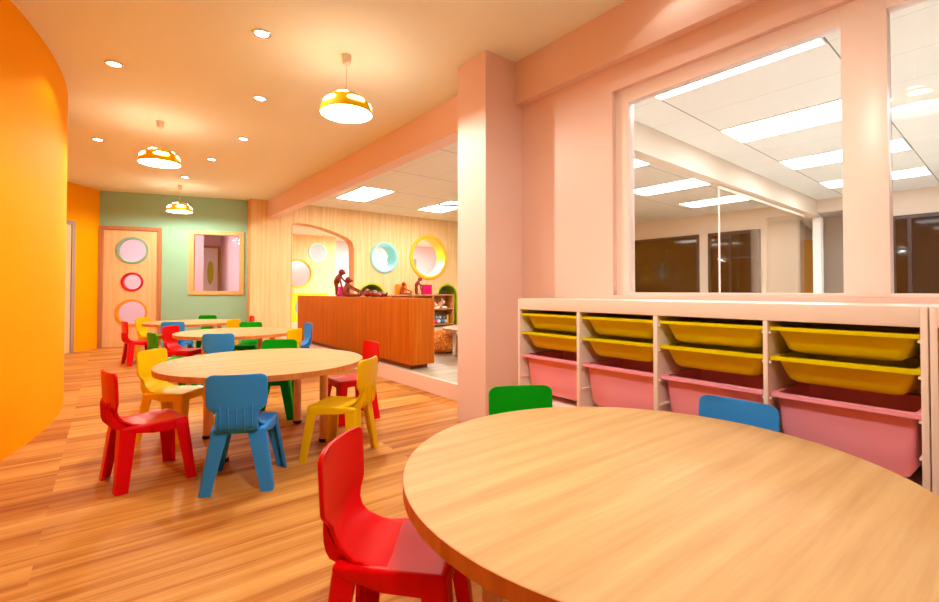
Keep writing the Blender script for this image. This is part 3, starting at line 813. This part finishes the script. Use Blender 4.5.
fill(bays, pos, 'storage unit')
fill(bays2[:1], ['unit at the right edge of the photo'], 'right-hand unit')

# ------------------------------------------------------------------ counter and the toys on it
ct = thing('counter', 'long orange-brown wooden counter separating the play room', 'counter', (2.57, 4.29, .148))
MB().box(0, .285, 0, 3.77, .055, .767, bev=.002).build('counter_body', M['counter'], ct)
MB().box(.035, .26, .10, 3.70, 0, .055).build('plinth', M['counter_dark'], ct, smooth=False)
CTZ = .915
def monkey(name, base, ang, lb, cat, joints, grp):
    t = thing(name, lb, cat, base, ang, grp)
    b = MB()
    for it in joints['body']:
        if it[0] == 'b': b.ball(it[1], it[2], it[3] if len(it) > 3 else None)
        else: b.tube(it[1], it[2], 12)
    lift = Matrix.Translation((0, 0, .001-min(v.co.z for v in b.bm.verts))); bmesh.ops.transform(b.bm, matrix=lift, verts=b.bm.verts)
    b.build('body', M['monkey'], t, angle=60)
    f = MB(); c, r, rot = joints['face']; f.ball(lift @ Vector(c), r, rot); f.build('face', M['monkey_face'], t)
    return t
RYm = lambda a: Matrix.Rotation(a, 4, 'Y')
# local x = facing direction, y = sideways, z = up
def head(c, tilt=0):
    cx, cy, cz = c
    return [('b', c, (.048, .046, .046)), ('b', (cx-.004, cy+.046, cz+.006), (.014, .008, .018)), ('b', (cx-.004, cy-.046, cz+.006), (.014, .008, .018)),
            ('b', (cx+.040*cos(tilt), cy, cz-.014+.04*sin(tilt)*0), (.020, .024, .017))]
stand = {'body': head((.05, 0, .345)) + [
    ('t', [(-.035, 0, .17), (-.03, 0, .20), (0, 0, .26), (.025, 0, .30), (.035, 0, .325)], [.030, .046, .046, .034, .02]),
    ('t', [(-.03, .03, .185), (-.045, .035, .10), (-.04, .035, .02), (-.02, .035, .008), (.012, .035, .008)], [.026, .02, .017, .016, .012]),
    ('t', [(-.03, -.03, .185), (-.01, -.035, .10), (-.02, -.035, .02), (0, -.035, .008), (.03, -.035, .008)], [.026, .02, .017, .016, .012]),
    ('t', [(.015, .04, .285), (.06, .05, .235), (.11, .045, .185), (.13, .04, .172)], [.017, .014, .013, .016]),
    ('t', [(.015, -.04, .285), (.05, -.05, .21), (.075, -.045, .10), (.08, -.045, .07)], [.017, .014, .013, .016])],
    'face': ((.083, 0, .350), (.018, .030, .026), None)}
sit = {'body': head((.03, 0, .245)) + [
    ('t', [(0, 0, .02), (-.01, 0, .06), (0, 0, .12), (.012, 0, .175), (.018, 0, .21)], [.050, .054, .044, .036, .022]),
    ('t', [(.01, .04, .035), (.10, .045, .03), (.18, .05, .026), (.20, .05, .05)], [.028, .022, .018, .014]),
    ('t', [(.01, -.04, .035), (.10, -.045, .03), (.18, -.05, .026), (.20, -.05, .05)], [.028, .022, .018, .014]),
    ('t', [(.015, .045, .175), (.08, .055, .135), (.17, .05, .095), (.215, .045, .07)], [.017, .014, .013, .016]),
    ('t', [(.015, -.045, .175), (.07, -.055, .13), (.16, -.05, .09), (.20, -.045, .066)], [.017, .014, .013, .016])],
    'face': ((.064, 0, .250), (.018, .030, .026), None)}
lie = {'body': [('b', (0, 0, .05), (.046, .048, .048)), ('b', (.0, .046, .055), (.018, .008, .014)), ('b', (0, -.046, .055), (.018, .008, .014)), ('b', (-.012, 0, .094), (.017, .024, .018))] + [
    ('t', [(.045, 0, .045), (.08, 0, .046), (.14, 0, .048), (.19, 0, .045)], [.022, .036, .044, .034]),
    ('t', [(.17, .03, .045), (.24, .035, .05), (.31, .035, .03), (.33, .035, .06)], [.026, .02, .017, .013]),
    ('t', [(.17, -.03, .045), (.24, -.035, .04), (.31, -.035, .022), (.33, -.035, .05)], [.026, .02, .017, .013]),
    ('t', [(.075, .04, .05), (.10, .07, .03), (.17, .08, .018)], [.017, .014, .014]),
    ('t', [(.075, -.04, .05), (.05, -.075, .04), (-.03, -.085, .06), (-.04, -.08, .085)], [.017, .014, .013, .015])],
    'face': ((.002, 0, .088), (.030, .030, .016), None)}
GM = 'wooden monkeys on the counter'
aM = atan2(-.66, .75)
monkey('wooden_monkey', (2.66, 6.52, CTZ), aM, 'brown wooden monkey standing and leaning forward at the left of the counter top', 'toy monkey', stand, GM)
monkey('wooden_monkey', (2.665, 6.24, CTZ), aM, 'brown wooden monkey sitting on the counter with arms stretched forward', 'toy monkey', sit, GM)
monkey('wooden_monkey', (2.68, 5.60, CTZ), atan2(-.78, .22), 'brown wooden monkey lying on its back at the right of the counter top', 'toy monkey', lie, GM)
tag(MB().box(-.07, .07, -.07, .07, 0, .145, bev=.004).build('toy_box', M['pink_box']), 'hot pink box behind the standing monkey on the counter', 'box').location = (2.775, 6.62, CTZ)

# ------------------------------------------------------------------ shelf unit along the panelled wall
SY0, SY1, SX0, SX1, SZ = 9.10, 9.418, 4.30, 6.62, .912
sh = thing('storage_shelf', 'low open wooden shelf unit against the pale panelled wall', 'shelf unit', ((SX0+SX1)/2, (SY0+SY1)/2, .148))
ox, oy, oz = (SX0+SX1)/2, (SY0+SY1)/2, .148
def sx_(x0, x1, y0, y1, z0, z1, nm): return MB().box(x0-ox, x1-ox, y0-oy, y1-oy, z0-oz, z1-oz, bev=.002).build(nm, M['shelf'], sh)
sx_(SX0, SX1, SY0, SY1, SZ-.025, SZ, 'top_panel'); sx_(SX0, SX0+.025, SY0, SY1, .148, SZ-.025, 'side_panel'); sx_(SX1-.03, SX1, SY0, SY1, .148, SZ-.025, 'side_panel')
for xd in (5.475, 6.02, 4.9): sx_(xd-.012, xd+.012, SY0+.002, SY1-.012, .173, SZ-.025, 'divider')
for z in (.575, .215):
    for a, b in ((SX0+.025, 4.888), (4.912, 5.463), (5.487, 6.008), (6.032, SX1-.03)): sx_(a, b, SY0+.004, SY1-.012, z-.02, z, 'shelf_board')
sx_(SX0+.025, SX1-.03, SY1-.012, SY1, .148, SZ-.025, 'back_panel')
GS = 'wooden monkeys on the shelf unit'
monkey('wooden_monkey', (5.255, 9.20, SZ), aM*.6, 'brown wooden monkey sitting on the shelf unit before the orange box', 'toy monkey', sit, GS)
monkey('wooden_monkey', (5.665, 9.22, SZ), aM*.6, 'brown wooden monkey standing on the shelf unit beside the magenta box', 'toy monkey', stand, GS)
tag(MB().box(-.12, .12, -.05, .05, 0, .235, bev=.004).build('toy_box', M['orange_box']), 'orange box standing on the shelf unit behind a wooden monkey', 'box').location = (5.315, 9.355, SZ)
tag(MB().box(-.118, .118, -.05, .05, 0, .235, bev=.004).build('toy_box', M['magenta_box']), 'magenta box standing on the shelf unit at the right', 'box').location = (6.00, 9.355, SZ)
def plush(x, y, z, lb, s=1, rz=0):
    t = thing('plush_toy', lb, 'plush toy', (x, y, z), rz, 'plush toys on the shelf')
    b = MB(); b.ball((-.05*s, 0, .06*s), (.085*s, .06*s, .06*s)); b.ball((.01*s, 0, .10*s), (.05*s, .05*s, .08*s)); b.ball((.05*s, 0, .18*s), (.045*s, .042*s, .055*s))
    b.build('body', M['plush_tan'], t)
    m = MB(); m.ball((.08*s, 0, .155*s), (.035*s, .032*s, .04*s)); m.build('muzzle', M['plush_white'], t)
    for sy in (-1, 1):
        MB().ball((.09*s, sy*.05*s, .028*s), (.075*s, .028*s, .028*s)).build('leg', M['plush_white'], t)
        MB().ball((-.06*s, sy*.06*s, .03*s), (.05*s, .03*s, .03*s)).build('leg', M['plush_white'], t)
        MB().ball((.035*s, sy*.034*s, .235*s), (.012*s, .012*s, .022*s)).build('ear', M['plush_white'], t)
plush(6.30, 9.22, .575, 'tan and white plush animal on the top right shelf', .98, -.5)
plush(6.10, 9.18, .575, 'small white plush toy half hidden by the counter end', .62, -1.2)
cbn = thing('toy_bin', 'clear plastic bin of toys on the shelf below the plush animal', 'bin', (6.31, 9.25, .215))
MB().box(-.235, .235, -.115, .12, 0, .27, bev=.01).build('tub', M['clear_bin'], cbn)
k = 0
for (x, y, z, r, c) in ((-.17, -.03, .056, .05, 'pink_box'), (-.065, -.04, .056, .05, 'white'), (.045, -.02, .061, .055, 'blue'), (.148, -.03, .051, .045, 'plush_white'), (-.115, .0, .142, .046, 'ring_blue'), (-.01, .0, .150, .044, 'white'), (.10, .0, .138, .04, 'grey_room')):
    k += 1
    o = MB().ball((0, 0, 0), r).build('toy_ball', M[c]); o.location = (6.31+x, 9.25+y, .215+z)
    tag(o, 'small toy ball inside the clear bin', 'toy ball', 'toy balls in the clear bin')
o = MB().box(-.025, .025, -.01, .01, 0, .20, bev=.003).build('picture_book', M['shade']); o.location = (6.50, 9.2, .217)
tag(o, 'yellow picture book upright at the right of the clear bin', 'book')

# beanbag, cloth sack, play table, fan
def sack(name, c, r, mat, lb, cat):
    b2 = bmesh.new(); bmesh.ops.create_icosphere(b2, subdivisions=4, radius=1)
    from mathutils import noise as nz
    for v in b2.verts:
        p = v.co.copy(); k = 1+.10*nz.noise(p*2.2+Vector(c)) + .03*nz.noise(p*6)
        z = p.z
        if z < -.55: z = -.55-(abs(z)-.55)*.12
        v.co = Vector((p.x*k*r[0], p.y*k*r[1], (z*k+.6)*r[2]))
    zmin = min(v.co.z for v in b2.verts)
    for v in b2.verts: v.co.z -= zmin
    mb = MB(); mb.join(b2); o = mb.build(name, mat); o.location = c
    return tag(o, lb, cat)
sack('beanbag', (3.74, 5.36, .148), (.24, .22, .19), M['dots'], 'orange beanbag with pale dots on the play room floor', 'beanbag')
sack('cloth_sack', (3.10, 5.02, .148), (.115, .115, .14), M['plush_white'], 'small white cloth sack on the floor behind the counter end', 'sack')
pt = thing('play_table', 'low round wooden table in the play room beside the pillar edge', 'table', (3.93, 4.72, .148))
MB().lathe([(0, .345), (.548, .345), (.55, .347), (.55, .37), (.545, .372), (0, .372)], 72).build('tabletop', M['shelf'], pt)
for a in (45, 135, 225, 315): MB().cyl(.40*cos(radians(a)), .40*sin(radians(a)), 0, .345, .025).build('leg', M['white'], pt)
fn = thing('ceiling_fan', 'ceiling fan with pale wooden blades, partly behind the pillar', 'ceiling fan', (4.93, 6.55, ZC))
MB().lathe([(0, 0), (.06, 0), (.05, -.04), (0, -.04)], 28).build('canopy', M['white'], fn)
MB().cyl(0, 0, -.17, -.04, .012).build('downrod', M['metal'], fn)
MB().lathe([(0, -.17), (.05, -.17), (.09, -.19), (.09, -.25), (.05, -.28), (0, -.28)], 32).build('motor', M['white'], fn)
for k in range(4):
    a = radians(150+90*k); mm = Matrix.Rotation(a, 4, 'Z') @ Matrix.Rotation(radians(10), 4, 'X')
    MB().box(.08, .42, -.045, .045, -.006, .006, Matrix.Translation((0, 0, -.235)) @ mm, bev=.004).build('blade', M['table_top'], fn)

# ------------------------------------------------------------------ world and colour
w = bpy.data.worlds.new('world'); S.world = w; w.use_nodes = True
w.node_tree.nodes['Background'].inputs[0].default_value = (1, .9, .8, 1)
w.node_tree.nodes['Background'].inputs[1].default_value = .05
S.view_settings.view_transform = 'Standard'; S.view_settings.look = 'None'
S.view_settings.gamma = 1; S.view_settings.use_curve_mapping = False
S.view_settings.exposure = 0.13
S.cycles.max_bounces = 14; S.cycles.diffuse_bounces = 5; S.cycles.glossy_bounces = 5
S.cycles.transparent_max_bounces = 16
S.cycles.caustics_reflective = False; S.cycles.caustics_refractive = False
S.cycles.sample_clamp_indirect = 6
